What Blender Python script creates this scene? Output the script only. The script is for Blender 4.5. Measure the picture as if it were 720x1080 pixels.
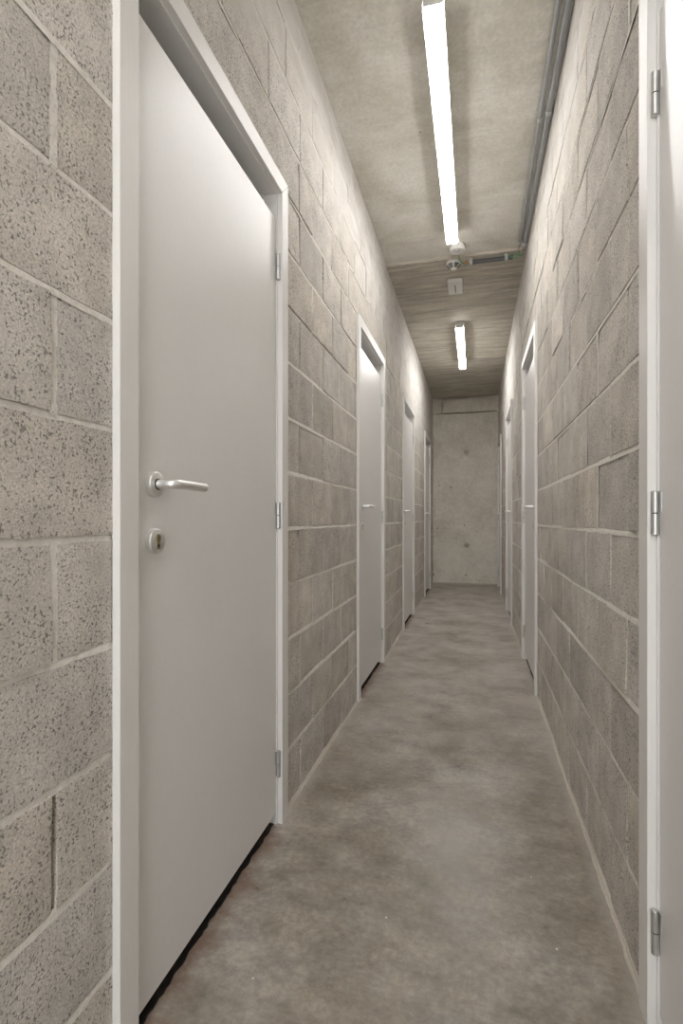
import bpy, bmesh, math, random
import numpy as np
from mathutils import Vector, Matrix

random.seed(7)
rng = np.random.default_rng(11)
for o in list(bpy.data.objects):
    bpy.data.objects.remove(o)
SC = bpy.context.scene
COL = SC.collection
PI = math.pi

# ------------------------------------------------------------------ camera, world, exposure
CAM_H = 1.04
F_PX = 540.0
YAW = math.atan(140.5 / F_PX)
cd = bpy.data.cameras.new('camera')
cam = bpy.data.objects.new('camera', cd)
COL.objects.link(cam)
cd.sensor_fit = 'HORIZONTAL'
cd.sensor_width = 36.0
cd.lens = F_PX / 720.0 * 36.0
cd.shift_y = 7.0 / 720.0
cd.clip_start = 0.01
cam.location = (0, 0, CAM_H)
cam.rotation_euler = (PI / 2, 0, YAW)
SC.camera = cam

world = bpy.data.worlds.new('world')
SC.world = world
world.use_nodes = True
world.node_tree.nodes['Background'].inputs[0].default_value = (0.97, 0.985, 1.0, 1)
world.node_tree.nodes['Background'].inputs[1].default_value = 3.6        # added fill light, let in through the near end left open for it

SC.view_settings.view_transform = 'Standard'
SC.view_settings.look = 'None'
SC.view_settings.gamma = 1.0
SC.view_settings.use_curve_mapping = False
SC.view_settings.exposure = 0.32
SC.cycles.max_bounces = 12
SC.cycles.diffuse_bounces = 8
SC.cycles.use_denoising = True
LAMP_STRENGTH = (33.0, 44.0, 25.0)            # the batten diffusers; the world's fill light comes on top
LAMP_COLOR = (1.0, 0.982, 0.960)

# ------------------------------------------------------------------ dimensions (metres; y runs along the corridor)
WL, WR = -0.650, 0.356          # corridor faces of the two block walls
Y_END, Y_BACK = 8.32, -1.6
H_CEIL, H_CEIL2, Y_STEP = 2.97, 2.956, 3.85
TH = 0.14                       # block wall thickness
DOOR_W, DOOR_H = 0.88, 2.205    # outside of the casing
LEFT_DOORS = [0.811, 2.83, 4.735, 6.85]
RIGHT_DOORS = [0.34, 3.19, 5.235, 7.36]
LIGHTS = [(-0.147, 1.885, 3.53), (-0.143, 5.10, 6.47), (-0.147, -1.45, 0.15)]

# ------------------------------------------------------------------ material helpers
def new_mat(name):
    m = bpy.data.materials.new(name)
    m.use_nodes = True
    nt = m.node_tree
    return m, nt, nt.nodes['Principled BSDF']

class NT:
    def __init__(s, nt): s.nt = nt
    def n(s, typ, **kw):
        nd = s.nt.nodes.new(typ)
        for k, v in kw.items(): setattr(nd, k, v)
        return nd
    def link(s, a, b): s.nt.links.new(a, b)
    def coord(s, scale=(1, 1, 1)):
        tc = s.n('ShaderNodeTexCoord'); mp = s.n('ShaderNodeMapping')
        mp.inputs['Scale'].default_value = scale
        s.link(tc.outputs['Object'], mp.inputs['Vector'])
        return mp.outputs[0]
    def noise(s, vec, scale, detail=3, rough=0.55, dist=0.0):
        nd = s.n('ShaderNodeTexNoise')
        nd.inputs['Scale'].default_value = scale
        nd.inputs['Detail'].default_value = detail
        nd.inputs['Roughness'].default_value = rough
        nd.inputs['Distortion'].default_value = dist
        s.link(vec, nd.inputs['Vector'])
        return nd.outputs['Fac']
    def ramp(s, fac, stops):
        r = s.n('ShaderNodeValToRGB')
        el = r.color_ramp.elements
        while len(el) < len(stops): el.new(0.5)
        for e, (p, c) in zip(el, stops):
            e.position = p
            e.color = (c, c, c, 1) if not hasattr(c, '__len__') else (*c, 1)
        s.link(fac, r.inputs[0])
        return r.outputs[0]
    def mix(s, fac, a, b, mode='MIX'):
        m = s.n('ShaderNodeMix', data_type='RGBA', blend_type=mode)
        for sock, v in ((0, fac), (6, a), (7, b)):
            if hasattr(v, 'is_linked') or hasattr(v, 'links'): s.link(v, m.inputs[sock])
            elif hasattr(v, '__len__'): m.inputs[sock].default_value = (*v, 1)
            else: m.inputs[sock].default_value = v
        return m.outputs[2]
    def math(s, op, a, b=0.0):
        m = s.n('ShaderNodeMath', operation=op)
        for i, v in enumerate((a, b)):
            if hasattr(v, 'links'): s.link(v, m.inputs[i])
            else: m.inputs[i].default_value = v
        return m.outputs[0]
    def bump(s, h, strength, dist, normal=None):
        b = s.n('ShaderNodeBump')
        b.inputs['Strength'].default_value = strength
        b.inputs['Distance'].default_value = dist
        s.link(h, b.inputs['Height'])
        if normal is not None: s.link(normal, b.inputs['Normal'])
        return b.outputs[0]

def plain(name, col, rough=0.5, metal=0.0, var=0.05, scale=30):
    m, nt, b = new_mat(name)
    k = NT(nt)
    f = k.noise(k.coord(), scale, 3)
    lo = tuple(c * (1 - var) for c in col); hi = tuple(min(1, c * (1 + var)) for c in col)
    k.link(k.ramp(f, [(0.3, lo), (0.7, hi)]), b.inputs['Base Color'])
    b.inputs['Roughness'].default_value = rough
    b.inputs['Metallic'].default_value = metal
    return m

def block_material():
    """Concrete blocks. Vertex attribute 'blk': r tone, g warmth, b slurry coat, a mortar."""
    m, nt, b = new_mat('concrete_block')
    k = NT(nt)
    at = k.n('ShaderNodeAttribute', attribute_name='blk')
    sp = k.n('ShaderNodeSeparateColor'); k.link(at.outputs['Color'], sp.inputs[0])
    tone, warm, slur, mort = sp.outputs[0], sp.outputs[1], sp.outputs[2], at.outputs['Alpha']
    co = k.coord()
    cool, wrm = (0.640, 0.606, 0.568), (0.655, 0.607, 0.540)
    base = k.mix(warm, cool, wrm)
    # block to block tone
    tn = k.ramp(tone, [(0.0, 0.78), (0.5, 0.93), (1.0, 1.08)])
    base = k.mix(1.0, base, tn, 'MULTIPLY')
    blotch = k.noise(co, 9, 4, 0.6)
    base = k.mix(1.0, base, k.ramp(blotch, [(0.3, 0.84), (0.7, 1.12)]), 'MULTIPLY')
    grain = k.noise(co, 270, 2, 0.7)
    base = k.mix(1.0, base, k.ramp(grain, [(0.32, 0.66), (0.44, 0.95), (0.56, 1.04), (0.68, 1.24)]), 'MULTIPLY')
    pit = k.noise(co, 195, 2, 0.5, 0.0)
    clus = k.noise(co, 16, 2, 0.5)
    pm = k.math('ADD', pit, k.math('MULTIPLY', k.math('SUBTRACT', clus, 0.5), 0.22))
    pits = k.ramp(pm, [(0.345, 0.0), (0.415, 1.0)])
    pits_soft = k.mix(slur, pits, (0.9, 0.9, 0.9))
    base = k.mix(1.0, base, k.ramp(pits_soft, [(0.0, 0.45), (1.0, 1.0)]), 'MULTIPLY')
    # brown water marks on a few blocks
    st = k.noise(k.coord((1, 2.2, 0.7)), 2.1, 3, 0.6)
    base = k.mix(k.ramp(st, [(0.62, 0.0), (0.80, 0.35)]), base, (0.30, 0.235, 0.155))
    # mortar
    mn = k.noise(co, 70, 3)
    mcol = k.mix(k.ramp(mn, [(0.3, 0.0), (0.7, 1.0)]), (0.68, 0.645, 0.59), (0.84, 0.81, 0.76))
    col = k.mix(mort, base, mcol)
    # cement slurry wiped over the upper courses
    sn = k.noise(k.coord((1, 0.7, 1.8)), 6, 5, 0.65, 0.4)
    scol = k.mix(k.ramp(sn, [(0.3, 0.0), (0.7, 1.0)]), (0.52, 0.495, 0.465), (0.68, 0.655, 0.625))
    sf = k.math('MULTIPLY', slur, k.ramp(sn, [(0.25, 0.45), (0.6, 0.95)]))
    col = k.mix(sf, col, scol)
    k.link(col, b.inputs['Base Color'])
    b.inputs['Roughness'].default_value = 0.92
    b.inputs['Specular IOR Level'].default_value = 0.25
    h = k.math('ADD', k.math('MULTIPLY', pits_soft, 0.7), k.math('MULTIPLY', grain, 0.5))
    k.link(k.bump(h, 0.6, 0.0035), b.inputs['Normal'])
    return m

def concrete_floor_material():
    m, nt, b = new_mat('concrete_floor')
    k = NT(nt)
    co = k.coord()
    n1 = k.noise(co, 2.2, 8, 0.62, 0.15)
    n2 = k.noise(k.coord((1, 1.35, 1)), 8, 8, 0.72, 0.1)
    n3 = k.noise(co, 55, 5, 0.7)
    col = k.ramp(n1, [(0.30, (0.150, 0.120, 0.085)), (0.47, (0.232, 0.198, 0.156)), (0.64, (0.338, 0.308, 0.272))])
    col = k.mix(1.0, col, k.ramp(n2, [(0.34, 0.66), (0.5, 1.0), (0.64, 1.30)]), 'MULTIPLY')
    col = k.mix(1.0, col, k.ramp(n3, [(0.36, 0.80), (0.64, 1.18)]), 'MULTIPLY')
    # pale lime bloom, more of it further down the corridor
    sep = k.n('ShaderNodeSeparateXYZ'); tc = k.n('ShaderNodeTexCoord'); k.link(tc.outputs['Object'], sep.inputs[0])
    X, Y = sep.outputs[0], sep.outputs[1]
    mr = k.n('ShaderNodeMapRange'); mr.inputs[1].default_value = 1.6; mr.inputs[2].default_value = 4.2
    k.link(Y, mr.inputs[0])
    bl = k.noise(k.coord((1.0, 1.1, 1)), 3.4, 8, 0.68, 0.2)
    blm = k.math('MULTIPLY', k.ramp(bl, [(0.36, 0.12), (0.66, 0.80)]), k.math('ADD', k.math('MULTIPLY', mr.outputs[0], 0.80), 0.20))
    col = k.mix(blm, col, (0.58, 0.545, 0.505))
    # dust band along both walls
    edl = k.math('SUBTRACT', X, WL); edr = k.math('SUBTRACT', WR, X)
    ed = k.math('MINIMUM', edl, edr)
    jit = k.math('ADD', ed, k.math('MULTIPLY', k.math('SUBTRACT', n2, 0.5), 0.16))
    er = k.ramp(jit, [(0.0, 0.55), (0.05, 0.0)])
    col = k.mix(er, col, (0.47, 0.435, 0.39))
    # rust-brown stains on the floor in front of the left-hand doors
    span = None
    for d in LEFT_DOORS:
        c = k.math('LESS_THAN', k.math('ABSOLUTE', k.math('SUBTRACT', Y, d + DOOR_W / 2)), DOOR_W / 2 - 0.07)
        span = c if span is None else k.math('MAXIMUM', span, c)
    near_door = k.ramp(k.math('ADD', edl, k.math('MULTIPLY', k.math('SUBTRACT', n2, 0.5), 0.22)), [(0.0, 0.80), (0.05, 0.0)])
    col = k.mix(k.math('MULTIPLY', span, near_door), col, (0.175, 0.105, 0.072))
    # paint specks
    vo = k.n('ShaderNodeTexVoronoi'); vo.inputs['Scale'].default_value = 7.0; k.link(co, vo.inputs['Vector'])
    sp = k.math('LESS_THAN', vo.outputs['Distance'], 0.022)
    col = k.mix(sp, col, (0.62, 0.59, 0.53))
    k.link(col, b.inputs['Base Color'])
    k.link(k.ramp(n2, [(0.30, 0.26), (0.70, 0.44)]), b.inputs['Roughness'])
    b.inputs['Specular IOR Level'].default_value = 0.5
    k.link(k.bump(k.math('ADD', n3, n2), 0.12, 0.004), b.inputs['Normal'])
    return m

def concrete_ceiling_material():
    m, nt, b = new_mat('concrete_ceiling')
    k = NT(nt)
    co = k.coord()
    sep = k.n('ShaderNodeSeparateXYZ'); tc = k.n('ShaderNodeTexCoord'); k.link(tc.outputs['Object'], sep.inputs[0])
    streak = k.noise(k.coord((0.9, 7.0, 1)), 3.2, 5, 0.62, 0.25)
    cloud = k.noise(co, 3.0, 5, 0.62, 0.4)
    fine = k.noise(co, 60, 4, 0.65)
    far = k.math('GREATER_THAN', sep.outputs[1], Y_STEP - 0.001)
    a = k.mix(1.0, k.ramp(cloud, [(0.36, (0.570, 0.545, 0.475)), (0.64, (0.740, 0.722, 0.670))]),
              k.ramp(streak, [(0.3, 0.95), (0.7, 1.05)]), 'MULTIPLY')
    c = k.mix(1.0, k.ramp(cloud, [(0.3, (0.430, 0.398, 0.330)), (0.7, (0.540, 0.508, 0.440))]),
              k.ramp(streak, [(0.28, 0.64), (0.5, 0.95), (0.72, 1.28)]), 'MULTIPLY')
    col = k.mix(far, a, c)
    col = k.mix(1.0, col, k.ramp(fine, [(0.3, 0.90), (0.7, 1.09)]), 'MULTIPLY')
    vo = k.n('ShaderNodeTexVoronoi'); vo.inputs['Scale'].default_value = 4.2; k.link(co, vo.inputs['Vector'])
    col = k.mix(k.math('LESS_THAN', vo.outputs['Distance'], 0.020), col, (0.16, 0.135, 0.10))
    k.link(col, b.inputs['Base Color'])
    b.inputs['Roughness'].default_value = 0.72
    b.inputs['Specular IOR Level'].default_value = 0.3
    k.link(k.bump(k.math('ADD', streak, k.math('MULTIPLY', fine, 0.3)), 0.10, 0.004), b.inputs['Normal'])
    return m

def concrete_panel_material():
    m, nt, b = new_mat('cast_concrete')
    k = NT(nt)
    co = k.coord()
    c1 = k.noise(co, 3.2, 6, 0.65, 0.3)
    c2 = k.noise(co, 26, 5, 0.65)
    col = k.ramp(c1, [(0.3, (0.620, 0.575, 0.500)), (0.7, (0.800, 0.758, 0.680))])
    col = k.mix(1.0, col, k.ramp(c2, [(0.3, 0.88), (0.7, 1.10)]), 'MULTIPLY')
    sep = k.n('ShaderNodeSeparateXYZ'); tc = k.n('ShaderNodeTexCoord'); k.link(tc.outputs['Object'], sep.inputs[0])
    low = k.n('ShaderNodeMapRange'); low.inputs[1].default_value = 0.85; low.inputs[2].default_value = 0.25
    k.link(sep.outputs[2], low.inputs[0])
    bl = k.noise(k.coord((1.3, 1, 1)), 6, 6, 0.72, 0.6)
    f = k.math('MULTIPLY', low.outputs[0], k.ramp(bl, [(0.42, 0.0), (0.62, 0.8)]))
    col = k.mix(f, col, (0.80, 0.765, 0.70))
    vo = k.n('ShaderNodeTexVoronoi'); vo.inputs['Scale'].default_value = 5.0; k.link(co, vo.inputs['Vector'])
    col = k.mix(k.math('LESS_THAN', vo.outputs['Distance'], 0.07), col, (0.25, 0.215, 0.17))
    k.link(col, b.inputs['Base Color'])
    b.inputs['Roughness'].default_value = 0.85
    k.link(k.bump(k.math('ADD', c2, c1), 0.3, 0.005), b.inputs['Normal'])
    return m

def painted_material(name, col, rough, grain_scale=(60, 60, 4), amount=0.02, bump=0.06):
    m, nt, b = new_mat(name)
    k = NT(nt)
    g = k.noise(k.coord(grain_scale), 5, 4, 0.6)
    d = k.noise(k.coord(), 5, 4, 0.6)
    c = k.mix(k.ramp(d, [(0.35, 0.0), (0.75, 1.0)]), col, tuple(x * (1 - amount * 1.6) for x in col))
    c = k.mix(1.0, c, k.ramp(g, [(0.3, 1 - amount), (0.7, 1 + amount)]), 'MULTIPLY')
    k.link(c, b.inputs['Base Color'])
    b.inputs['Roughness'].default_value = rough
    k.link(k.bump(g, bump, 0.003), b.inputs['Normal'])
    return m

def emit_material(name, col, strength):
    m, nt, b = new_mat(name)
    b.inputs['Base Color'].default_value = (0.85, 0.85, 0.84, 1)
    b.inputs['Roughness'].default_value = 0.4
    b.inputs['Emission Color'].default_value = (*col, 1)
    b.inputs['Emission Strength'].default_value = strength
    return m

M_BLOCK = block_material()
M_FLOOR = concrete_floor_material()
M_CEIL = concrete_ceiling_material()
M_PANEL = concrete_panel_material()
M_LEAF = painted_material('white_door_paint', (0.760, 0.750, 0.742), 0.36, (40, 40, 14), 0.015, 0.10)
M_CASE = painted_material('white_wood_grain_laminate', (0.760, 0.748, 0.728), 0.42, (90, 90, 4), 0.025, 0.12)
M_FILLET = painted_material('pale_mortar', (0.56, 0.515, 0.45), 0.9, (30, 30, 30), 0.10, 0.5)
M_STEEL = plain('satin_steel', (0.80, 0.80, 0.79), 0.38, 0.85, 0.04, 60)
M_HINGE = plain('brushed_hinge_steel', (0.62, 0.62, 0.61), 0.40, 0.9, 0.05, 60)
M_BRASS = plain('dull_brass', (0.42, 0.34, 0.20), 0.4, 1.0, 0.1, 200)
M_DARK = plain('dark_slot', (0.03, 0.03, 0.03), 0.6)
M_WHITEP = plain('white_plastic', (0.72, 0.71, 0.68), 0.4, 0, 0.02)
M_PIPE = plain('grey_pvc', (0.30, 0.305, 0.31), 0.38, 0, 0.05)
M_PIPED = plain('dark_grey_pvc', (0.075, 0.078, 0.082), 0.42, 0, 0.05)
M_CLIP = plain('pale_grey_plastic', (0.47, 0.48, 0.47), 0.45, 0, 0.04)
M_ORANGE = plain('orange_cable', (0.50, 0.14, 0.05), 0.5)
M_GREEN = plain('green_yellow_wire', (0.06, 0.30, 0.10), 0.5)
M_RED = plain('red_brown_cable', (0.30, 0.07, 0.04), 0.5)
M_HOUSING = plain('white_lamp_housing', (0.62, 0.61, 0.59), 0.5, 0, 0.02)
M_OPAL, M_OPAL2, M_OPAL3 = [emit_material('lit_opal_diffuser', LAMP_COLOR, v) for v in LAMP_STRENGTH]
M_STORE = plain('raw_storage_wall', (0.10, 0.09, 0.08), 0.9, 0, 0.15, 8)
M_GAP_SHADE = plain('black_gap_shade', (0.020, 0.016, 0.013), 0.8, 0, 0.4, 40)  # painted shade for the gap under the doors

# ------------------------------------------------------------------ object helpers
def finish(name, bm, mat, parent=None, smooth=False, bevel=0.0):
    me = bpy.data.meshes.new(name)
    bm.normal_update()
    bm.to_mesh(me); bm.free()
    if smooth:
        for p in me.polygons: p.use_smooth = True
        me.set_sharp_from_angle(angle=math.radians(40))
    mats = mat if isinstance(mat, (list, tuple)) else [mat]
    for x in mats: me.materials.append(x)
    o = bpy.data.objects.new(name, me)
    COL.objects.link(o)
    if parent: o.parent = parent
    if bevel:
        bv = o.modifiers.new('bevel', 'BEVEL'); bv.width = bevel; bv.segments = 2
        bv.limit_method = 'ANGLE'; bv.angle_limit = math.radians(50)
    return o

def box(bm, x0, x1, y0, y1, z0, z1, mi=0):
    vs = [bm.verts.new((x, y, z)) for z in (z0, z1) for y in (y0, y1) for x in (x0, x1)]
    for f in ((0, 2, 3, 1), (4, 5, 7, 6), (0, 1, 5, 4), (1, 3, 7, 5), (3, 2, 6, 7), (2, 0, 4, 6)):
        bm.faces.new([vs[i] for i in f]).material_index = mi
    return vs

def lathe(bm, prof, origin, axis, n=32, mi=0):
    """Revolve (radius, height) pairs about an axis through origin."""
    axis = Vector(axis).normalized()
    t = Vector((0, 0, 1)) if abs(axis.z) < 0.9 else Vector((1, 0, 0))
    a = axis.cross(t).normalized(); b2 = axis.cross(a)
    rings = []
    for r, h in prof:
        c = Vector(origin) + axis * h
        if r < 1e-6: rings.append([bm.verts.new(c)])
        else: rings.append([bm.verts.new(c + a * (r * math.cos(2 * PI * i / n)) + b2 * (r * math.sin(2 * PI * i / n))) for i in range(n)])
    for p, q in zip(rings, rings[1:]):
        for i in range(n):
            j = (i + 1) % n
            if len(p) == 1 and len(q) == 1: continue
            if len(p) == 1: f = [p[0], q[i], q[j]]
            elif len(q) == 1: f = [p[i], p[j], q[0]]
            else: f = [p[i], p[j], q[j], q[i]]
            bm.faces.new(f).material_index = mi
    bmesh.ops.recalc_face_normals(bm, faces=bm.faces[:])

def tube(bm, pts, r, n=12, cap=True):
    pts = [Vector(p) for p in pts]
    rings = []
    ref = None
    for i, p in enumerate(pts):
        d = (pts[min(i + 1, len(pts) - 1)] - pts[max(i - 1, 0)]).normalized()
        if ref is None:
            ref = Vector((0, 0, 1)) if abs(d.z) < 0.9 else Vector((1, 0, 0))
        a = d.cross(ref).normalized(); b2 = d.cross(a).normalized(); ref = -b2 if b2.dot(ref) < 0 else b2
        rings.append([bm.verts.new(p + a * (r * math.cos(2 * PI * k / n)) + ref * (r * math.sin(2 * PI * k / n))) for k in range(n)])
    for p, q in zip(rings, rings[1:]):
        for k in range(n):
            bm.faces.new((p[k], p[(k + 1) % n], q[(k + 1) % n], q[k]))
    if cap:
        bm.faces.new(rings[0]); bm.faces.new(rings[-1])
    bmesh.ops.recalc_face_normals(bm, faces=bm.faces[:])

def empty(name, loc):
    o = bpy.data.objects.new(name, None)
    o.empty_display_size = 0.1
    COL.objects.link(o)
    o.location = loc
    return o

def tag(o, label=None, cat=None, group=None, kind=None):
    if label: o['label'] = label
    if cat: o['category'] = cat
    if group: o['group'] = group
    if kind: o['kind'] = kind
    return o

# ------------------------------------------------------------------ block walls
def vnoise(x, y, s, seed):
    """Cheap smooth value noise, vectorised, in -1..1."""
    x = np.asarray(x, float) * s; y = np.asarray(y, float) * s
    xi, yi = np.floor(x).astype(int), np.floor(y).astype(int)
    fx, fy = x - xi, y - yi
    fx = fx * fx * (3 - 2 * fx); fy = fy * fy * (3 - 2 * fy)
    def h(a, b):
        v = np.sin(a * 127.1 + b * 311.7 + seed * 74.7) * 43758.5453
        return (v - np.floor(v)) * 2 - 1
    return (h(xi, yi) * (1 - fx) + h(xi + 1, yi) * fx) * (1 - fy) + (h(xi, yi + 1) * (1 - fx) + h(xi + 1, yi + 1) * fx) * fy

class WallMesh:
    def __init__(s): s.v, s.f, s.c, s.n = [], [], [], 0
    def grid(s, P, C):
        """P (nu,nv,3) points, C (nu,nv,4) colours."""
        nu, nv = P.shape[:2]
        idx = s.n + np.arange(nu * nv).reshape(nu, nv)
        s.v.append(P.reshape(-1, 3)); s.c.append(C.reshape(-1, 4)); s.n += nu * nv
        q = np.stack([idx[:-1, :-1], idx[1:, :-1], idx[1:, 1:], idx[:-1, 1:]], -1).reshape(-1, 4)
        s.f.append(q)
    def build(s, name, mat, flip):
        V = np.concatenate(s.v); F = np.concatenate(s.f); C = np.concatenate(s.c)
        if flip: F = F[:, ::-1]
        me = bpy.data.meshes.new(name)
        me.from_pydata(V.tolist(), [], F.tolist())
        at = me.attributes.new('blk', 'FLOAT_COLOR', 'POINT')
        at.data.foreach_set('color', C.astype(np.float32).ravel())
        for p in me.polygons: p.use_smooth = True
        me.set_sharp_from_angle(angle=math.radians(35))
        me.materials.append(mat)
        o = bpy.data.objects.new(name, me)
        COL.objects.link(o)
        return o

Z0, RH = 0.005, 0.2
def slurry(side, y, z):
    t = 2.42 if side < 0 else 2.50
    drop = 0.45 * np.clip((y - 3.2) / 2.5, 0, 1)
    e = z - (t - drop) + 0.16 * vnoise(y, z, 2.3, 5 + side) + 0.07 * vnoise(y, z, 7.0, 9 + side)
    return np.clip(e / 0.30, 0, 1)

def build_wall(name, xw, inward, joints, doors, lintels, seed):
    """xw: face x; inward: +1 if the corridor is on +x. joints(row) -> sorted joint positions along y."""
    W = WallMesh()
    r = np.random.default_rng(seed)
    y0, y1 = Y_BACK, Y_END
    ops = [(d + 0.036, d + DOOR_W - 0.036) for d in doors]
    ztop = H_CEIL + 0.03
    nrow = 15
    for k in range(nrow):
        za, zb = Z0 + k * RH, min(Z0 + (k + 1) * RH, ztop)
        if k == 0: za = -0.02
        js = [j for j in joints(k) if y0 < j < y1]
        cuts = [y0] + js + [y1]
        spans = list(zip(cuts, cuts[1:]))
        if k == 11:                                   # long lintel blocks over the doors
            out = []
            for a, b in spans:
                for la, lb in lintels:
                    if a < lb and b > la:
                        if a < la - 0.05: out.append((a, la))
                        a = max(a, lb) if b > lb else b
                if b - a > 0.04: out.append((a, b))
            spans = out + list(lintels)
        if k <= 10:                                   # cut the openings out
            out = []
            for a, b in spans:
                segs = [(a, b)]
                for oa, ob in ops:
                    nx = []
                    for p, q in segs:
                        if q <= oa or p >= ob: nx.append((p, q)); continue
                        if p < oa: nx.append((p, oa))
                        if q > ob: nx.append((ob, q))
                    segs = nx
                out += [sg for sg in segs if sg[1] - sg[0] > 0.012]
            spans = out
        for a, b in spans:
            near = a < 2.6 and b > 0
            st = 0.018 if near else 0.045
            ja = 0.0 if any(abs(a - e[1]) < 1e-6 for e in ops) else 0.0048
            jb = 0.0 if any(abs(b - e[0]) < 1e-6 for e in ops) else 0.0048
            ua, ub, va, vb = a + ja, b - jb, za + 0.0052, zb - 0.0052
            nu = max(3, int((ub - ua) / st) + 1); nv = max(3, int((vb - va) / st) + 1)
            u = np.linspace(ua, ub, nu); v = np.linspace(va, vb, nv)
            U, V = np.meshgrid(u, v, indexing='ij')
            sl = slurry(-inward, U, V)
            # ragged arrises
            sd = r.integers(1, 9999)
            amp = 0.0018
            Ue, Ve = U.copy(), V.copy()
            Ue[0] += amp * (0.4 + vnoise(v, v * 0 + sd, 40, sd)); Ue[-1] -= amp * (0.4 + vnoise(v, v * 0 + sd + 9, 40, sd))
            Ve[:, 0] += amp * (0.4 + vnoise(u, u * 0 + sd + 3, 40, sd)); Ve[:, -1] -= amp * (0.4 + vnoise(u, u * 0 + sd + 5, 40, sd))
            prot = r.normal(0.0, 0.0012)
            tilt_u, tilt_v = r.normal(0, 0.0011), r.normal(0, 0.0011)
            h = prot + tilt_u * (U - U.mean()) / max(ub - ua, 0.05) + tilt_v * (V - V.mean()) / 0.1
            h = h * (1 - 0.8 * sl) + 0.0009 * vnoise(U, V, 30, sd)
            h[0] -= 0.0011; h[-1] -= 0.0011; h[:, 0] -= 0.0011; h[:, -1] -= 0.0011
            P = np.stack([xw + inward * h, Ue, Ve], -1)
            tone = np.clip(r.normal(0.5, 0.2), 0, 1); warm = np.clip(r.normal(0.48, 0.28), 0, 1)
            C = np.zeros((nu, nv, 4)); C[..., 0] = tone; C[..., 1] = warm; C[..., 2] = sl
            # skirt into the joint
            PP = np.empty((nu + 2, nv + 2, 3)); CC = np.empty((nu + 2, nv + 2, 4))
            PP[1:-1, 1:-1] = P; CC[1:-1, 1:-1] = C
            PP[0, 1:-1] = P[0]; PP[-1, 1:-1] = P[-1]; PP[1:-1, 0] = P[:, 0]; PP[1:-1, -1] = P[:, -1]
            PP[0, 0] = P[0, 0]; PP[0, -1] = P[0, -1]; PP[-1, 0] = P[-1, 0]; PP[-1, -1] = P[-1, -1]
            CC[0, 1:-1] = C[0]; CC[-1, 1:-1] = C[-1]; CC[1:-1, 0] = C[:, 0]; CC[1:-1, -1] = C[:, -1]
            CC[0, 0] = C[0, 0]; CC[0, -1] = C[0, -1]; CC[-1, 0] = C[-1, 0]; CC[-1, -1] = C[-1, -1]
            for sl_ in (np.s_[0, :], np.s_[-1, :], np.s_[:, 0], np.s_[:, -1]):
                PP[sl_ + (0,)] = xw - inward * 0.014
            W.grid(PP, CC)
        # mortar: bed joint above this row, and perpends
        if k < nrow - 1 and zb < H_CEIL:
            segs = [(y0, y1)]
            if k < 10 or True:
                if zb < DOOR_H - 0.02:
                    for oa, ob in ops:
                        nx = []
                        for p, q in segs:
                            if q <= oa or p >= ob: nx.append((p, q)); continue
                            if p < oa: nx.append((p, oa))
                            if q > ob: nx.append((ob, q))
                        segs = nx
            for a, b in segs:
                nu = max(4, int((b - a) / 0.03))
                u = np.linspace(a, b, nu); v = np.array([zb - 0.0085, zb - 0.004, zb + 0.001, zb + 0.0085])
                U, V = np.meshgrid(u, v, indexing='ij')
                sl = slurry(-inward, U, V)
                rec = 0.0018 + 0.0026 * vnoise(U, U * 0 + k * 3.3, 1.7, seed + k) + 0.0010 * vnoise(U, U * 0 + k, 22, seed)
                rec = np.clip(rec, 0.0004, 0.008)
                rec[:, 0] -= 0.0006; rec[:, -1] += 0.0030           # struck: deeper under the upper block
                rec = rec * (1 - sl) + 0.0002 * sl
                C = np.zeros((nu, 4, 4)); C[..., 0] = 0.5; C[..., 1] = 0.5; C[..., 2] = sl; C[..., 3] = 1
                W.grid(np.stack([xw - inward * rec, U, V], -1), C)
        for a in {e for sp in spans for e in sp}:
            if a <= y0 + 1e-6 or a >= y1 - 1e-6: continue
            if any(abs(a - e) < 1e-6 for o_ in ops for e in o_): continue
            v = np.linspace(za, zb, 9); u = np.array([a - 0.008, a, a + 0.008])
            U, V = np.meshgrid(u, v, indexing='ij')
            sl = slurry(-inward, U, V)
            pick = r.random()
            if inward > 0 and a < 0.75: pick = 0.9 if k == 2 else 0.1     # pale perpends beside the first door, one raked out
            rec0 = 0.0012 if pick < 0.28 else (0.006 if pick < 0.55 else 0.0115)
            rec = rec0 + 0.0012 * vnoise(V, U, 30, seed + k) + 0 * U
            rec = np.clip(rec, 0.0004, 0.013) * (1 - sl) + 0.0002 * sl
            C = np.zeros((3, 9, 4)); C[..., 0] = 0.45; C[..., 1] = 0.45; C[..., 2] = sl; C[..., 3] = 0.35 if pick < 0.28 else 0.0
            if pick < 0.18: C[..., 3] = 0.9
            W.grid(np.stack([xw - inward * rec, U, V], -1), C)
    # core of the wall, reveals and rear face
    xf, xb = xw - inward * 0.0125, xw - inward * TH
    def quad(p):
        P = np.array(p, float).reshape(2, 2, 3)
        C = np.zeros((2, 2, 4)); C[..., :] = (0.45, 0.4, 0, 0)
        W.grid(P, C)
    edges = [y0] + [e for o_ in ops for e in o_] + [y1]
    for i in range(0, len(edges), 2):
        a, b = edges[i], edges[i + 1]
        quad([(xf, a, -0.02), (xf, a, ztop), (xf, b, -0.02), (xf, b, ztop)])
        quad([(xb, a, -0.02), (xb, a, ztop), (xb, b, -0.02), (xb, b, ztop)])
        for e in (a, b):
            quad([(xf + inward * 0.011, e, -0.02), (xf + inward * 0.011, e, ztop if e in (y0, y1) else DOOR_H), (xb, e, -0.02), (xb, e, ztop if e in (y0, y1) else DOOR_H)])
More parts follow.
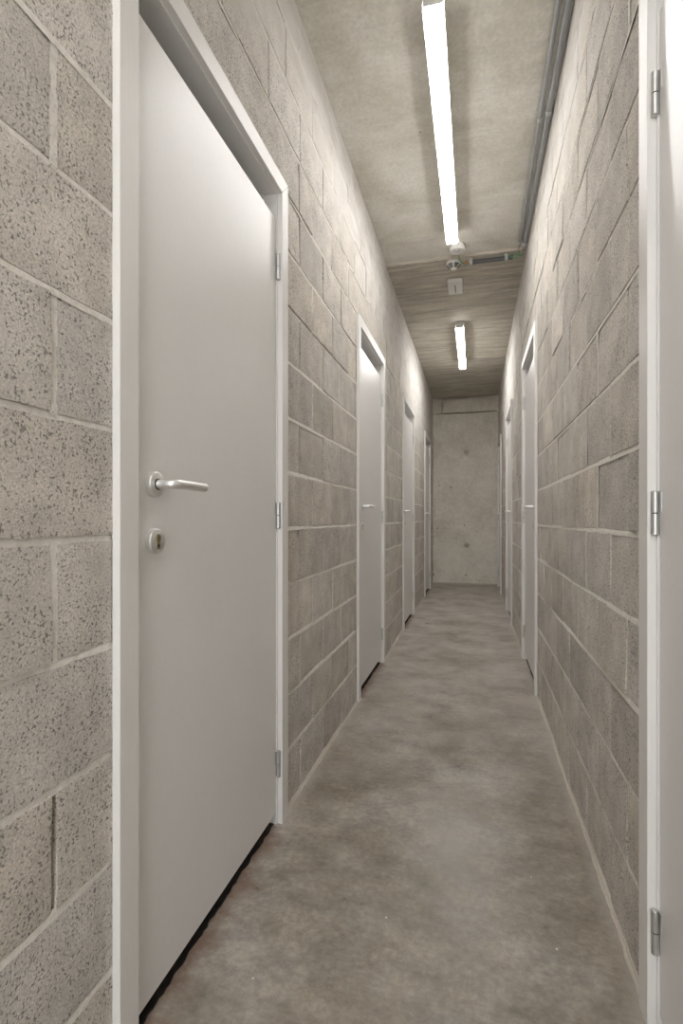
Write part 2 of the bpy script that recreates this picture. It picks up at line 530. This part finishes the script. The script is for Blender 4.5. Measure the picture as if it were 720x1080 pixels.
    for oa, ob in ops:
        quad([(xf, oa, DOOR_H), (xf, oa, ztop), (xf, ob, DOOR_H), (xf, ob, ztop)])
        quad([(xb, oa, DOOR_H), (xb, oa, ztop), (xb, ob, DOOR_H), (xb, ob, ztop)])
        quad([(xf + inward * 0.011, oa, DOOR_H), (xf + inward * 0.011, ob, DOOR_H), (xb, oa, DOOR_H), (xb, ob, DOOR_H)])
    o = W.build(name, M_BLOCK, inward < 0)
    return o

def joints_left(k):
    p = 0.311
    base = 1.867 if k % 2 == 0 else 2.023
    js = [base + p * n for n in range(-20, 30)]
    if k <= 10:
        js = [j for j in js if j > 0.9]
        b2 = 0.676 if k % 2 == 0 else 0.520
        js += [b2 - p * n for n in range(0, 12)]
    return sorted(js)

def joints_right(k):
    p = 0.308
    base = 1.3725 if k % 2 == 1 else 1.532
    return [base + p * n for n in range(-20, 30)]

tag(build_wall('wall_left', WL, +1, joints_left, LEFT_DOORS,
               [(d - 0.17, d + DOOR_W + 0.16) for d in LEFT_DOORS], 3),
    'grey concrete block wall left of the corridor with four white doors', 'wall', None, 'structure')
tag(build_wall('wall_right', WR, -1, joints_right, RIGHT_DOORS,
               [(d - 0.15, min(d + DOOR_W + 0.14, Y_END - 0.02)) for d in RIGHT_DOORS], 4),
    'grey concrete block wall right of the corridor below the two conduits', 'wall', None, 'structure')

# ------------------------------------------------------------------ floor
STORE = 1.3                                  # depth of the dark storage rooms behind the doors
bm = bmesh.new()
box(bm, WL - TH - STORE, WR + TH + STORE, Y_BACK - 0.1, Y_END + 0.1, -0.12, 0.0)
tag(finish('floor', bm, M_FLOOR), 'blotchy grey brown polished concrete floor of the corridor', 'floor', None, 'structure')

# ------------------------------------------------------------------ ceiling
bm = bmesh.new()
xs = np.linspace(WL - TH, WR + TH, 46)
top = 3.15
def ragged(x, a, s): return a * float(vnoise(x, s, 26, 2)) + a * 0.6 * float(vnoise(x, s, 70, 3))
rowA = [bm.verts.new((x, Y_BACK - 0.1, H_CEIL)) for x in xs]
rowB = [bm.verts.new((x, Y_STEP + ragged(x, 0.003, 0.3), H_CEIL)) for x in xs]
rowC = [bm.verts.new((x, Y_STEP + 0.002 + ragged(x, 0.004, 0.9), H_CEIL2 - (0.004 if x < -0.1 else 0) + ragged(x, 0.003, 0.6))) for x in xs]
rowC2 = [bm.verts.new((x, Y_STEP + 0.03 + ragged(x, 0.006, 1.9), H_CEIL2)) for x in xs]
ys3 = 6.30
rowD = [bm.verts.new((x, ys3, H_CEIL2)) for x in xs]
rowE = [bm.verts.new((x, ys3 + 0.006, H_CEIL2 + 0.006)) for x in xs]
rowF = [bm.verts.new((x, ys3 + 0.012, H_CEIL2)) for x in xs]
rowG = [bm.verts.new((x, Y_END - 0.03, H_CEIL2)) for x in xs]
rowG2 = [bm.verts.new((x, Y_END - 0.02, H_CEIL2 + 0.03)) for x in xs]
rowG3 = [bm.verts.new((x, Y_END + 0.1, H_CEIL2 + 0.03)) for x in xs]
rowH = [bm.verts.new((x, Y_END + 0.1, top)) for x in xs]
rowI = [bm.verts.new((x, Y_BACK - 0.1, top)) for x in xs]
rows = [rowA, rowB, rowC, rowC2, rowD, rowE, rowF, rowG, rowG2, rowG3, rowH, rowI]
for p, q in zip(rows, rows[1:] + rows[:1]):
    for i in range(len(xs) - 1):
        bm.faces.new((p[i], q[i], q[i + 1], p[i + 1]))
bm.faces.new([rw[0] for rw in rows]); bm.faces.new([rw[-1] for rw in rows])
bmesh.ops.recalc_face_normals(bm, faces=bm.faces[:])
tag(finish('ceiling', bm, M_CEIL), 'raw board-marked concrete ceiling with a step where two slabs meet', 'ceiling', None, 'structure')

# pale strip on the slab joint: mortar, broader where it paints the step face lit
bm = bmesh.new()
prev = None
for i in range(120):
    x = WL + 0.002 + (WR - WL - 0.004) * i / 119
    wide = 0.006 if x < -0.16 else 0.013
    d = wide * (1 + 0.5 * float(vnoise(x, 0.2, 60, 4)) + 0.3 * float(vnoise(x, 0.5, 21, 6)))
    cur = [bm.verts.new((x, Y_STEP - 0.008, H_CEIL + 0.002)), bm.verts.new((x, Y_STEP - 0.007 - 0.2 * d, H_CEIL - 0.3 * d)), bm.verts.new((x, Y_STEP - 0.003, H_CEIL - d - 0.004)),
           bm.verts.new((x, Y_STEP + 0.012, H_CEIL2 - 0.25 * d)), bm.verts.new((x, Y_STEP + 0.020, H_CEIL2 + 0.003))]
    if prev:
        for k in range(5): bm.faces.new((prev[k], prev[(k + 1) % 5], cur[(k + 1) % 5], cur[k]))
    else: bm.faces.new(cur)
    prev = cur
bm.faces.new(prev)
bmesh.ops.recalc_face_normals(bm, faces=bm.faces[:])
tag(finish('trim_5', bm, M_FILLET, None, True), 'ragged pale strip where the two ceiling slabs meet, part mortar, part painted lit step face', 'trim', None, 'structure')

# ------------------------------------------------------------------ end wall: cast panel under one course of blocks
bm = bmesh.new()
zc = 2.70
nx, nz = 24, 60
x0, x1 = WL - 0.01, WR + 0.01
gr = [[None] * (nz + 1) for _ in range(nx + 1)]
for i in range(nx + 1):
    for j in range(nz + 1):
        x = x0 + (x1 - x0) * i / nx; z = -0.02 + (zc + 0.02) * j / nz
        y = Y_END + 0.002 * float(vnoise(x, z, 5, 8))
        # tie holes
        for hx, hz, hr in ((-0.13, 2.09, 0.022), (-0.125, 0.62, 0.022)):
            d = math.hypot(x - hx, z - hz)
            if d < 0.06: y += 0.016 * max(0, 1 - d / 0.06)
        gr[i][j] = bm.verts.new((x, y, z))
for i in range(nx):
    for j in range(nz):
        bm.faces.new((gr[i][j], gr[i + 1][j], gr[i + 1][j + 1], gr[i][j + 1]))
# block course along the top, with open joints
for a, b, dy in ((x0, WL + 0.140, 0.004), (WL + 0.165, 0.070, 0.0), (0.086, x1, 0.005)):
    box(bm, a, b, Y_END - 0.004 + dy, Y_END + 0.1, zc + 0.024, H_CEIL2 - 0.026)
box(bm, x0 - 0.05, x1 + 0.05, Y_END + 0.085, Y_END + 0.2, zc - 0.01, 3.14)
box(bm, x0, x1, Y_END + 0.02, Y_END + 0.12, -0.02, zc)
# form-tie plugs in the two holes
for hx, hz in ((-0.13, 2.09), (-0.125, 0.62)):
    lathe(bm, [(0.038, -0.01), (0.036, 0.005), (0.028, 0.008), (0.022, -0.008), (0.0, -0.008)], (hx, Y_END + 0.001, hz), (0, -1, 0), 20, 1)
M_PLUG = plain('grey_tie_plug', (0.47, 0.43, 0.365), 0.9, 0, 0.2, 60)
tag(finish('wall_end', bm, [M_PANEL, M_PLUG]), 'cast concrete wall closing the far end of the corridor', 'wall', None, 'structure')
# crumbs of mortar squeezed out of the left corner of the end wall
bm = bmesh.new()
rr = random.Random(5)
z = 0.15
while z < 2.5:
    s = rr.uniform(0.008, 0.022); l = rr.uniform(0.02, 0.07)
    m4 = Matrix.Translation((WL + 0.008, Y_END - 0.006, z)) @ Matrix.Diagonal((s, s, l, 1))
    bmesh.ops.create_icosphere(bm, subdivisions=1, radius=1, matrix=m4)
    z += l * rr.uniform(1.2, 3.4)
tag(finish('trim_1', bm, M_PANEL, None, True), 'crumbly mortar bead in the left corner of the end wall', 'trim', None, 'structure')

# backs, lids and ends of the dark storage rooms (the corridor is left open behind the viewer to admit the fill light)
for nm, xa, xb in (('wall_storage_left', WL - TH - STORE - 0.05, WL - TH - STORE), ('wall_storage_right', WR + TH + STORE, WR + TH + STORE + 0.05)):
    bm = bmesh.new(); box(bm, xa, xb, Y_BACK, Y_END + 0.1, 0, H_CEIL)
    tag(finish(nm, bm, M_STORE), 'bare rear wall of the dark storage rooms ' + ('on the left' if xa < 0 else 'on the right'), 'wall', None, 'structure')
for nm, xa, xb in (('ceiling_storage_left', WL - TH - STORE, WL - TH), ('ceiling_storage_right', WR + TH, WR + TH + STORE)):
    bm = bmesh.new(); box(bm, xa, xb, Y_BACK, Y_END + 0.1, H_CEIL - 0.02, H_CEIL + 0.1)
    tag(finish(nm, bm, M_STORE), 'bare ceiling of the dark storage rooms ' + ('on the left' if xa < 0 else 'on the right'), 'ceiling', None, 'structure')
for nm, xa, xb in (('left', WL - TH - STORE, WL - TH), ('right', WR + TH, WR + TH + STORE)):
    for pos, ya, yb in (('end', Y_END, Y_END + 0.1), ('front', Y_BACK - 0.1, Y_BACK)):
        bm = bmesh.new(); box(bm, xa, xb, ya, yb, 0, H_CEIL - 0.02)
        tag(finish(f'wall_storage_{pos}_{nm}', bm, M_STORE), f'bare {pos} wall of the dark storage rooms on the {nm}', 'wall', None, 'structure')

# ------------------------------------------------------------------ mortar fillets where the walls meet the floor
def fillet(name, xw, inward, spans, label, seed):
    bm = bmesh.new()
    for a, b in spans:
        n = max(3, int((b - a) / 0.025))
        prev = None
        for i in range(n + 1):
            y = a + (b - a) * i / n
            w = 0.008 + 0.0015 * float(vnoise(y, seed, 9, seed)) + 0.002 * float(vnoise(y, seed, 40, seed))
            h = 0.011 + 0.002 * float(vnoise(y, seed + 7, 11, seed)) + 0.002 * float(vnoise(y, seed, 45, seed + 1))
            cur = [bm.verts.new((xw - inward * 0.006, y, h)), bm.verts.new((xw + inward * 0.004, y, h)), bm.verts.new((xw + inward * w * 0.55, y, h * 0.5)),
                   bm.verts.new((xw + inward * w, y, 0.003)), bm.verts.new((xw + inward * (w + 0.003), y, -0.002)), bm.verts.new((xw - inward * 0.006, y, -0.002))]
            if prev:
                for k in range(6):
                    bm.faces.new((prev[k], prev[(k + 1) % 6], cur[(k + 1) % 6], cur[k]))
            else: bm.faces.new(cur)
            prev = cur
        bm.faces.new(prev)
    bmesh.ops.recalc_face_normals(bm, faces=bm.faces[:])
    tag(finish(name, bm, M_FILLET, None, True), label, 'trim', None, 'structure')
def gaps(doors, y_end):
    e = [Y_BACK] + [v for d in doors for v in (d - 0.001, d + DOOR_W + 0.001)] + [y_end]
    return [(e[i], e[i + 1]) for i in range(0, len(e), 2) if e[i + 1] - e[i] > 0.03]
fillet('trim_2', WL, 1, gaps(LEFT_DOORS, Y_END), 'pale mortar bead along the foot of the left block wall', 21)
fillet('trim_3', WR, -1, gaps(RIGHT_DOORS, Y_END), 'pale mortar bead along the foot of the right block wall', 22)
bm = bmesh.new()
box(bm, WL + 0.01, WR - 0.01, Y_END - 0.012, Y_END + 0.004, -0.002, 0.022)
tag(finish('trim_4', bm, M_FILLET, None, False, 0.006), 'pale mortar bead along the foot of the end wall', 'trim', None, 'structure')

# ------------------------------------------------------------------ doors
# local axes of a door: x = out of the wall into the corridor, y = along the corridor, z up. origin at wall face, near side of the casing
CW = 0.056                # casing board width
CT = 0.017                # casing board thickness
REV = 0.005               # reveal between casing edge and lining
LB, LT = 0.040, 2.057     # leaf bottom and top
W = DOOR_W
L0, L1 = CW + REV + 0.001, W - CW - REV - 0.001      # lining faces
ZL = DOOR_H - CW - REV                      # soffit

def frame_bm():
    bm = bmesh.new()
    def prism(pts, x0, x1):
        a = [bm.verts.new((x0, y, z)) for y, z in pts]; b = [bm.verts.new((x1, y, z)) for y, z in pts]
        n = len(pts)
        bm.faces.new(a); bm.faces.new(b[::-1])
        for i in range(n): bm.faces.new((a[i], a[(i + 1) % n], b[(i + 1) % n], b[i]))
    H = DOOR_H; g = 0.0004
    for x0, x1 in ((0.0, CT), (-TH - CT, -TH)):               # casing boards, mitred, on both faces of the wall
        prism([(0, 0), (CW, 0), (CW, H - CW - g), (0, H - g)], x0, x1)
        prism([(W, 0), (W, H - g), (W - CW, H - CW - g), (W - CW, 0)], x0, x1)
        prism([(0 + g, H), (CW + g, H - CW), (W - CW - g, H - CW), (W - g, H)], x0, x1)
    # lining boards through the wall
    lt = 0.022
    for a, b in ((L0 - lt, L0), (L1, L1 + lt)):
        box(bm, -TH, 0.0005, a, b, 0, ZL + lt)
    box(bm, -TH, 0.0005, L0, L1, ZL, ZL + lt)
    # stops behind the leaf
    for a, b in ((L0, L0 + 0.012), (L1 - 0.012, L1)):
        box(bm, -TH, -0.046, a, b, 0, ZL)
    box(bm, -TH, -0.100, L0 + 0.012, L1 - 0.012, ZL - 0.012, ZL)
    bmesh.ops.recalc_face_normals(bm, faces=bm.faces[:])
    return bm

def leaf_bm():
    bm = bmesh.new()
    box(bm, -0.044, -0.003, L0 + 0.003, L1 - 0.003, LB, LT)
    return bm

HY = L0 + 0.067           # spindle, measured along the corridor
HZ = 1.112
def lever_bm():
    bm = bmesh.new()
    pts = []
    x_out, r_b = 0.050, 0.016
    pts.append((0.006, HY, HZ)); pts.append((x_out - r_b - 0.004, HY, HZ))
    for i in range(1, 9):
        a = PI / 2 * i / 8
        pts.append((x_out - r_b + r_b * math.sin(a), HY + r_b - r_b * math.cos(a), HZ))
    pts.append((x_out, HY + 0.07, HZ - 0.0005)); pts.append((x_out - 0.001, HY + 0.122, HZ - 0.001))
    for j, rr_ in ((0.1245, 0.86), (0.1258, 0.6)): pass
    tube(bm, pts, 0.0100, 20)
    return bm
def rosette_bm(z):
    bm = bmesh.new()
    lathe(bm, [(0.0, -0.003), (0.0265, -0.003), (0.0265, 0.0065), (0.0258, 0.0082), (0.0242, 0.0092), (0.0, 0.0094)], (0, HY, z), (1, 0, 0), 40)
    return bm
def collar_bm():
    bm = bmesh.new()
    lathe(bm, [(0.0, 0.009), (0.0118, 0.009), (0.0118, 0.0108), (0.0, 0.0108)], (0, HY, HZ), (1, 0, 0), 24)
    return bm
KZ = HZ - 0.119
def cylinder_bm():
    """Euro-profile lock cylinder: round barrel, narrow stem below, key slot (second material)."""
    bm = bmesh.new()
    lathe(bm, [(0.0, 0.009), (0.0085, 0.009), (0.0085, 0.0112), (0.0070, 0.0118), (0.0, 0.0118)], (0, HY, KZ + 0.006), (1, 0, 0), 24)
    box(bm, 0.008, 0.0108, HY - 0.005, HY + 0.005, KZ - 0.017, KZ + 0.002)
    box(bm, 0.010, 0.0121, HY - 0.0014, HY + 0.0014, KZ - 0.0005, KZ + 0.0115, 1)
    box(bm, 0.010, 0.0112, HY - 0.0035, HY + 0.0035, KZ - 0.013, KZ - 0.006, 1)
    return bm
def hinge_bm(z):
    bm = bmesh.new()
    yk = L1 - 0.0015; r = 0.0072; xk = 0.0050
    lathe(bm, [(0.0, 0.001), (r, 0.001), (r, 0.043), (r * 0.8, 0.0445), (0, 0.0445)], (xk, yk, z), (0, 0, 1), 20)
    lathe(bm, [(0.0, -0.001), (r, -0.001), (r, -0.043), (r * 0.8, -0.0445), (0, -0.0445)], (xk, yk, z), (0, 0, 1), 20)
    lathe(bm, [(0.0, -0.0012), (r * 0.72, -0.0012), (r * 0.72, 0.0012), (0, 0.0012)], (xk, yk, z), (0, 0, 1), 16, 1)
    box(bm, -0.0035, -0.0015, yk - 0.013, yk - 0.0005, z + 0.001, z + 0.043)      # leaf flag
    box(bm, -0.020, xk - 0.004, yk + 0.0002, yk + 0.0018, z - 0.043, z - 0.001)   # frame flag
    bmesh.ops.recalc_face_normals(bm, faces=bm.faces[:])
    return bm

def mirror_x(me):
    """The right wall's doors open out of the other side: mirror the mesh across the wall plane."""
    m2 = me.copy()
    b = bmesh.new(); b.from_mesh(m2)
    for v in b.verts: v.co.x = -v.co.x
    bmesh.ops.reverse_faces(b, faces=b.faces[:])
    b.to_mesh(m2); b.free()
    return m2

root0 = empty('door_1', (WL, LEFT_DOORS[0], 0))
P_frame = finish('door_frame', frame_bm(), M_CASE, root0, False, 0.0014)
P_leaf = finish('door_leaf', leaf_bm(), M_LEAF, root0, False, 0.0016)
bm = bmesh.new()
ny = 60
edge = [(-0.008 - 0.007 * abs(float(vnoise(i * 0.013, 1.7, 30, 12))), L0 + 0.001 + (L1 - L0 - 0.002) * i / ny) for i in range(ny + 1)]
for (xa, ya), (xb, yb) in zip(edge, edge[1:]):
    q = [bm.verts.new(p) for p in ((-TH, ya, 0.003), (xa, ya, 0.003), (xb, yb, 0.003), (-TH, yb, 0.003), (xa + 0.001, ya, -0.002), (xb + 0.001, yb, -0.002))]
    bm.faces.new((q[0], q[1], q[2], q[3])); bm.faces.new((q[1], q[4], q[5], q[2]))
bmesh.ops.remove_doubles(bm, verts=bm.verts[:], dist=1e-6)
P_shade = finish('gap_shade_strip', bm, M_GAP_SHADE, root0); P_shade['label'] = 'black strip painting the shade under the leaf'  # added black strip, makes the gap under the leaf read as deep shade
P_ros = finish('rosette', rosette_bm(HZ), M_STEEL, root0, True)
P_lev = finish('lever_handle', lever_bm(), M_STEEL, P_ros, True, 0.0018); P_lev['label'] = 'satin steel lever'
P_col = finish('collar', collar_bm(), M_DARK, P_ros, True)
P_esc = finish('lock_escutcheon', rosette_bm(KZ), M_STEEL, root0, True)
P_cyl = finish('lock_cylinder', cylinder_bm(), [M_BRASS, M_DARK], P_esc, True); P_cyl['label'] = 'brass lock cylinder with dark key slot'
P_hin = [finish('hinge', hinge_bm(z), [M_HINGE, M_DARK], root0, True) for z in (0.208, 1.051, 1.895)]

LABELS = {
    'door_1': 'nearest white door on the left, tall flush leaf with silver lever and keyhole up close',
    'door_2': 'second white door along the left block wall, facing the horizontal conduit overhead',
    'door_3': 'third white door along the left block wall, second from the concrete end wall',
    'door_4': 'last white door on the left wall, beside the concrete end wall',
    'door_5': 'white door cut off by the right edge of the photo, three grey hinges showing',
    'door_6': 'second white door along the right block wall, the largest one seen whole there',
    'door_7': 'third white door along the right block wall, a narrow sliver with lever handle',
    'door_8': 'last white door on the right wall, beside the concrete end wall',
}
def tag_door(o, nm):
    tag(o, LABELS[nm], 'door', 'white doors along the corridor', 'structure')
tag_door(root0, 'door_1')
def copy_tree(o, parent, mir):
    c = o.copy(); COL.objects.link(c)
    if parent: c.parent = parent
    if o.type == 'MESH' and mir: c.data = MIR.setdefault(o.data.name, None) or MIR_set(o.data)
    for ch in [x for x in bpy.data.objects if x.parent == o]: copy_tree(ch, c, mir)
    return c
MIR = {}
def MIR_set(me):
    MIR[me.name] = mirror_x(me); return MIR[me.name]
n = 2
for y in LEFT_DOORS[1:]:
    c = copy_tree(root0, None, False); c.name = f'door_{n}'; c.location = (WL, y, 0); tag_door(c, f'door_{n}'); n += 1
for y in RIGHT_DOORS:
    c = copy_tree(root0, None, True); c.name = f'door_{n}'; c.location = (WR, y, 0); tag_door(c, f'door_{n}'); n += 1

# ------------------------------------------------------------------ batten lights
def rbox_profile(w, h, r, n=5):
    """Cross-section open at the top: flat lens with rounded lower corners. (x, z) with z=0 at the top."""
    pts = [(-w, 0)]
    for i in range(n + 1):
        a = PI + PI / 2 * i / n
        pts.append((-w + r + r * math.cos(a), -h + r + r * math.sin(a)))
    for i in range(n + 1):
        a = 1.5 * PI + PI / 2 * i / n
        pts.append((w - r + r * math.cos(a), -h + r + r * math.sin(a)))
    pts.append((w, 0))
    return pts

def batten(name, x, ya, yb, label, zc, mat):
    """Sheet-metal body with straight sides; a shallow opal lens fills its underside and wraps up both ends."""
    L = yb - ya
    t = tag(empty(name, (x, (ya + yb) / 2, zc)), label, 'ceiling light', 'batten lights along the ceiling')
    bm = bmesh.new()
    hw = 0.0385
    box(bm, -hw, hw, -L / 2 + 0.010, L / 2 - 0.010, -0.034, 0.0)
    for s in (-1, 1): box(bm, s * hw - 0.0015, s * hw + 0.0015, -L / 2 + 0.010, L / 2 - 0.010, -0.071, 0.0)
    finish('housing', bm, M_HOUSING, t)
    bm = bmesh.new()
    prof = rbox_profile(0.0365, 0.046, 0.010)
    ys = [-L / 2, -L / 2 + 0.004, -L / 2 + 0.014, L / 2 - 0.014, L / 2 - 0.004, L / 2]
    sc = [0.84, 0.95, 1.0, 1.0, 0.95, 0.84]
    rings = [[bm.verts.new((px * (0.9 + 0.1 * s), y, -0.0345 + pz * s)) for px, pz in prof] for y, s in zip(ys, sc)]
    for p, q in zip(rings, rings[1:]):
        for i in range(len(prof)):
            j = (i + 1) % len(prof)
            bm.faces.new((p[i], p[j], q[j], q[i]))
    bm.faces.new(rings[0]); bm.faces.new(rings[-1])
    bmesh.ops.recalc_face_normals(bm, faces=bm.faces[:])
    d = finish('diffuser', bm, mat, t, True); d['label'] = 'glowing opal diffuser'
    for s in (-1, 1):                       # end plates where the diffuser meets the housing
        bm = bmesh.new()
        box(bm, -0.037, 0.037, s * (L / 2 - 0.004) - 0.005, s * (L / 2 - 0.004) + 0.005, -0.064, 0.0)
        finish('end_cap', bm, M_HOUSING, t, False, 0.003)
    return t
batten('ceiling_light', *LIGHTS[0], 'long lit white batten light on the nearer ceiling slab', H_CEIL, M_OPAL)
batten('ceiling_light', *LIGHTS[1], 'smaller looking lit batten light further off, beyond the white ceiling box', H_CEIL2, M_OPAL2)
batten('ceiling_light', *LIGHTS[2], 'lit batten light on the ceiling behind the viewer, next to the block wall', H_CEIL, M_OPAL3)

# ------------------------------------------------------------------ smoke detectors
def detector(x, y, zc, label, grille):
    t = tag(empty('smoke_detector', (x, y, zc)), label, 'smoke detector')
    bm = bmesh.new()
    lathe(bm, [(0, 0), (0.050, 0), (0.050, -0.012), (0.0, -0.012)], (0, 0, 0), (0, 0, 1), 36)
    finish('mounting_base', bm, M_WHITEP, t, True)
    bm = bmesh.new()
    if grille:
        lathe(bm, [(0.0, -0.011), (0.053, -0.011), (0.0545, -0.020), (0.052, -0.026), (0.022, -0.055), (0.018, -0.057), (0.0, -0.057)], (0, 0, 0), (0, 0, 1), 36)
        finish('body', bm, M_WHITEP, t, True)
        bm = bmesh.new()
        for q in range(6):                  # dark vents on the cone, parted by white spokes
            a0 = -PI / 2 + q * PI / 3 + 0.10; a1 = a0 + PI / 3 - 0.20
            for f0, f1 in ((0.06, 0.30), (0.36, 0.60), (0.66, 0.90)):
                m_ = 6; ring = []
                for f, seq in ((f0, range(m_ + 1)), (f1, range(m_, -1, -1))):
                    for i in seq:
                        a = a0 + (a1 - a0) * i / m_
                        ring.append((0.052 - 0.030 * f, a, -0.026 - 0.029 * f))
                A = [bm.verts.new(((r + 0.0006) * math.cos(a), (r + 0.0006) * math.sin(a), z - 0.0006)) for r, a, z in ring]
                B = [bm.verts.new(((r - 0.002) * math.cos(a), (r - 0.002) * math.sin(a), z + 0.002)) for r, a, z in ring]
                for i in range(m_):
                    for S in (A, B): bm.faces.new((S[i], S[i + 1], S[2 * m_ - i], S[2 * m_ + 1 - i]))
                k = len(ring)
                for i in range(k): bm.faces.new((A[i], A[(i + 1) % k], B[(i + 1) % k], B[i]))
        bmesh.ops.recalc_face_normals(bm, faces=bm.faces[:])
        g = finish('grille', bm, M_PIPED, t); g['label'] = 'dark vents parted by white spokes'
    else:
        lathe(bm, [(0.0, -0.011), (0.054, -0.011), (0.0545, -0.022), (0.054, -0.040), (0.050, -0.046), (0.034, -0.049), (0.030, -0.0485), (0.0, -0.0485)], (0, 0, 0), (0, 0, 1), 36)
        finish('body', bm, M_WHITEP, t, True)
        bm = bmesh.new()
        lathe(bm, [(0.0, -0.047), (0.020, -0.047), (0.020, -0.051), (0.016, -0.053), (0.0, -0.053)], (0.0, -0.022, 0), (0, 0, 1), 24)
        finish('test_button', bm, M_CLIP, t, True)
    return t
detector(-0.118, 3.70, H_CEIL, 'round white plain detector at the end of the long batten light', False)
detector(-0.152, 3.905, H_CEIL2, 'round white detector with dark vents between white spokes, beside the horizontal conduit', True)

# ------------------------------------------------------------------ white ceiling box
t = tag(empty('emergency_light', (-0.154, 4.29, H_CEIL2)), 'small white rectangular box with a thin dark slot on the ceiling', 'emergency light')
bm = bmesh.new()
box(bm, -0.058, 0.058, -0.115, 0.115, -0.034, 0.0)
finish('housing', bm, M_WHITEP, t, False, 0.005)
bm = bmesh.new()
box(bm, -0.004, 0.004, -0.060, 0.060, -0.0355, -0.032)
finish('slot', bm, M_PIPED, t)['label'] = 'thin dark slot'
bm = bmesh.new()
lathe(bm, [(0, -0.032), (0.007, -0.032), (0.007, -0.037), (0.004, -0.039), (0, -0.039)], (0, 0.082, 0), (0, 0, 1), 16)
finish('indicator', bm, M_CLIP, t, True)

# ------------------------------------------------------------------ conduits
def saddle(parent, p, along, r, drop):
    """Clip around a pipe: a band and a foot up to the ceiling. p local; along 'x' or 'y'."""
    bm = bmesh.new()
    w = 0.011
    ax = (0, 1, 0) if along == 'y' else (1, 0, 0)
    lathe(bm, [(r + 0.0002, -w), (r + 0.0035, -w), (r + 0.0035, w), (r + 0.0002, w), (r + 0.0002, -w)], p, ax, 20)
    if along == 'y': box(bm, p[0] - 0.006, p[0] + 0.006, p[1] - w, p[1] + w, p[2] + r, p[2] + drop)
    else: box(bm, p[0] - w, p[0] + w, p[1] - 0.006, p[1] + 0.006, p[2] + r, p[2] + drop)
    finish('clip', bm, M_CLIP, parent, True)

def long_conduit(x, z, r, y1, label, clips):
    t = tag(empty('conduit', (x, 0, z)), label, 'conduit', None)
    bm = bmesh.new()
    tube(bm, [(0, y, 0) for y in np.linspace(Y_BACK + 0.002, y1, 14)], r, 18)
    finish('pipe', bm, M_PIPE, t, True)
    for y in clips: saddle(t, (0, y, 0), 'y', r, H_CEIL - z - 0.0005)
    bm = bmesh.new()                        # cable ends showing at the open end
    tube(bm, [(0, y1 - 0.03, 0), (0, y1 + 0.02, 0.001), (-0.004, y1 + 0.035, -0.004)], r * 0.42, 10)
    finish('cable', bm, M_RED, t, True)['label'] = 'red brown cable end'
    return t
Z1 = H_CEIL - 0.022
long_conduit(0.300, Z1, 0.0100, 3.77, 'thinner grey conduit along the ceiling, the one away from the wall', (-1.2, 0.4, 2.60, 3.72))
long_conduit(0.336, Z1 - 0.002, 0.0135, 3.80, 'thicker grey conduit along the ceiling, the one against the block wall', (-1.2, 0.4, 2.56, 3.74))

zx = 2.925
t = tag(empty('conduit', (0.10, 3.885, zx)), 'short dark conduit running across the ceiling towards the detectors', 'conduit')
bm = bmesh.new()
tube(bm, [(x, 0, 0) for x in np.linspace(-0.135, 0.165, 6)], 0.0145, 18)
finish('pipe', bm, M_PIPED, t, True)
saddle(t, (-0.128, 0, 0), 'x', 0.0145, H_CEIL2 - zx - 0.0005)
saddle(t, (0.120, 0, 0), 'x', 0.0145, H_CEIL2 - zx - 0.0005)
bm = bmesh.new()
tube(bm, [(-0.125, 0, 0), (-0.150, 0, 0.001), (-0.172, 0.004, 0.006)], 0.0075, 10)
finish('cable', bm, M_ORANGE, t, True)['label'] = 'orange cable end'

t = tag(empty('wire', (-0.06, 3.885, 2.932)), 'thin green wire looping from the dark conduit to the detectors', 'wire')
bm = bmesh.new()
def bez(p0, p1, p2, p3, n=14):
    P = [Vector(p) for p in (p0, p1, p2, p3)]
    return [P[0] * (1 - s) ** 3 + P[1] * 3 * s * (1 - s) ** 2 + P[2] * 3 * s * s * (1 - s) + P[3] * s ** 3 for s in [i / n for i in range(n + 1)]]
tube(bm, bez((0.045, -0.008, -0.014), (-0.02, -0.02, -0.030), (-0.055, -0.02, -0.012), (-0.052, -0.068, 0.022)), 0.0028, 8)
finish('strand', bm, M_GREEN, t, True)
t = tag(empty('wire', (0.29, 3.855, 2.934)), 'thin green wire joining the dark conduit to the two long conduits', 'wire')
bm = bmesh.new()
tube(bm, bez((-0.045, 0.012, -0.004), (-0.01, 0.03, -0.030), (0.022, 0.025, -0.022), (0.012, -0.030, 0.008)), 0.0030, 8)
tube(bm, bez((-0.045, 0.014, 0.004), (0.01, 0.025, 0.006), (0.042, 0.03, -0.020), (0.046, 0.002, 0.004)), 0.0028, 8)
finish('strand', bm, M_GREEN, t, True)
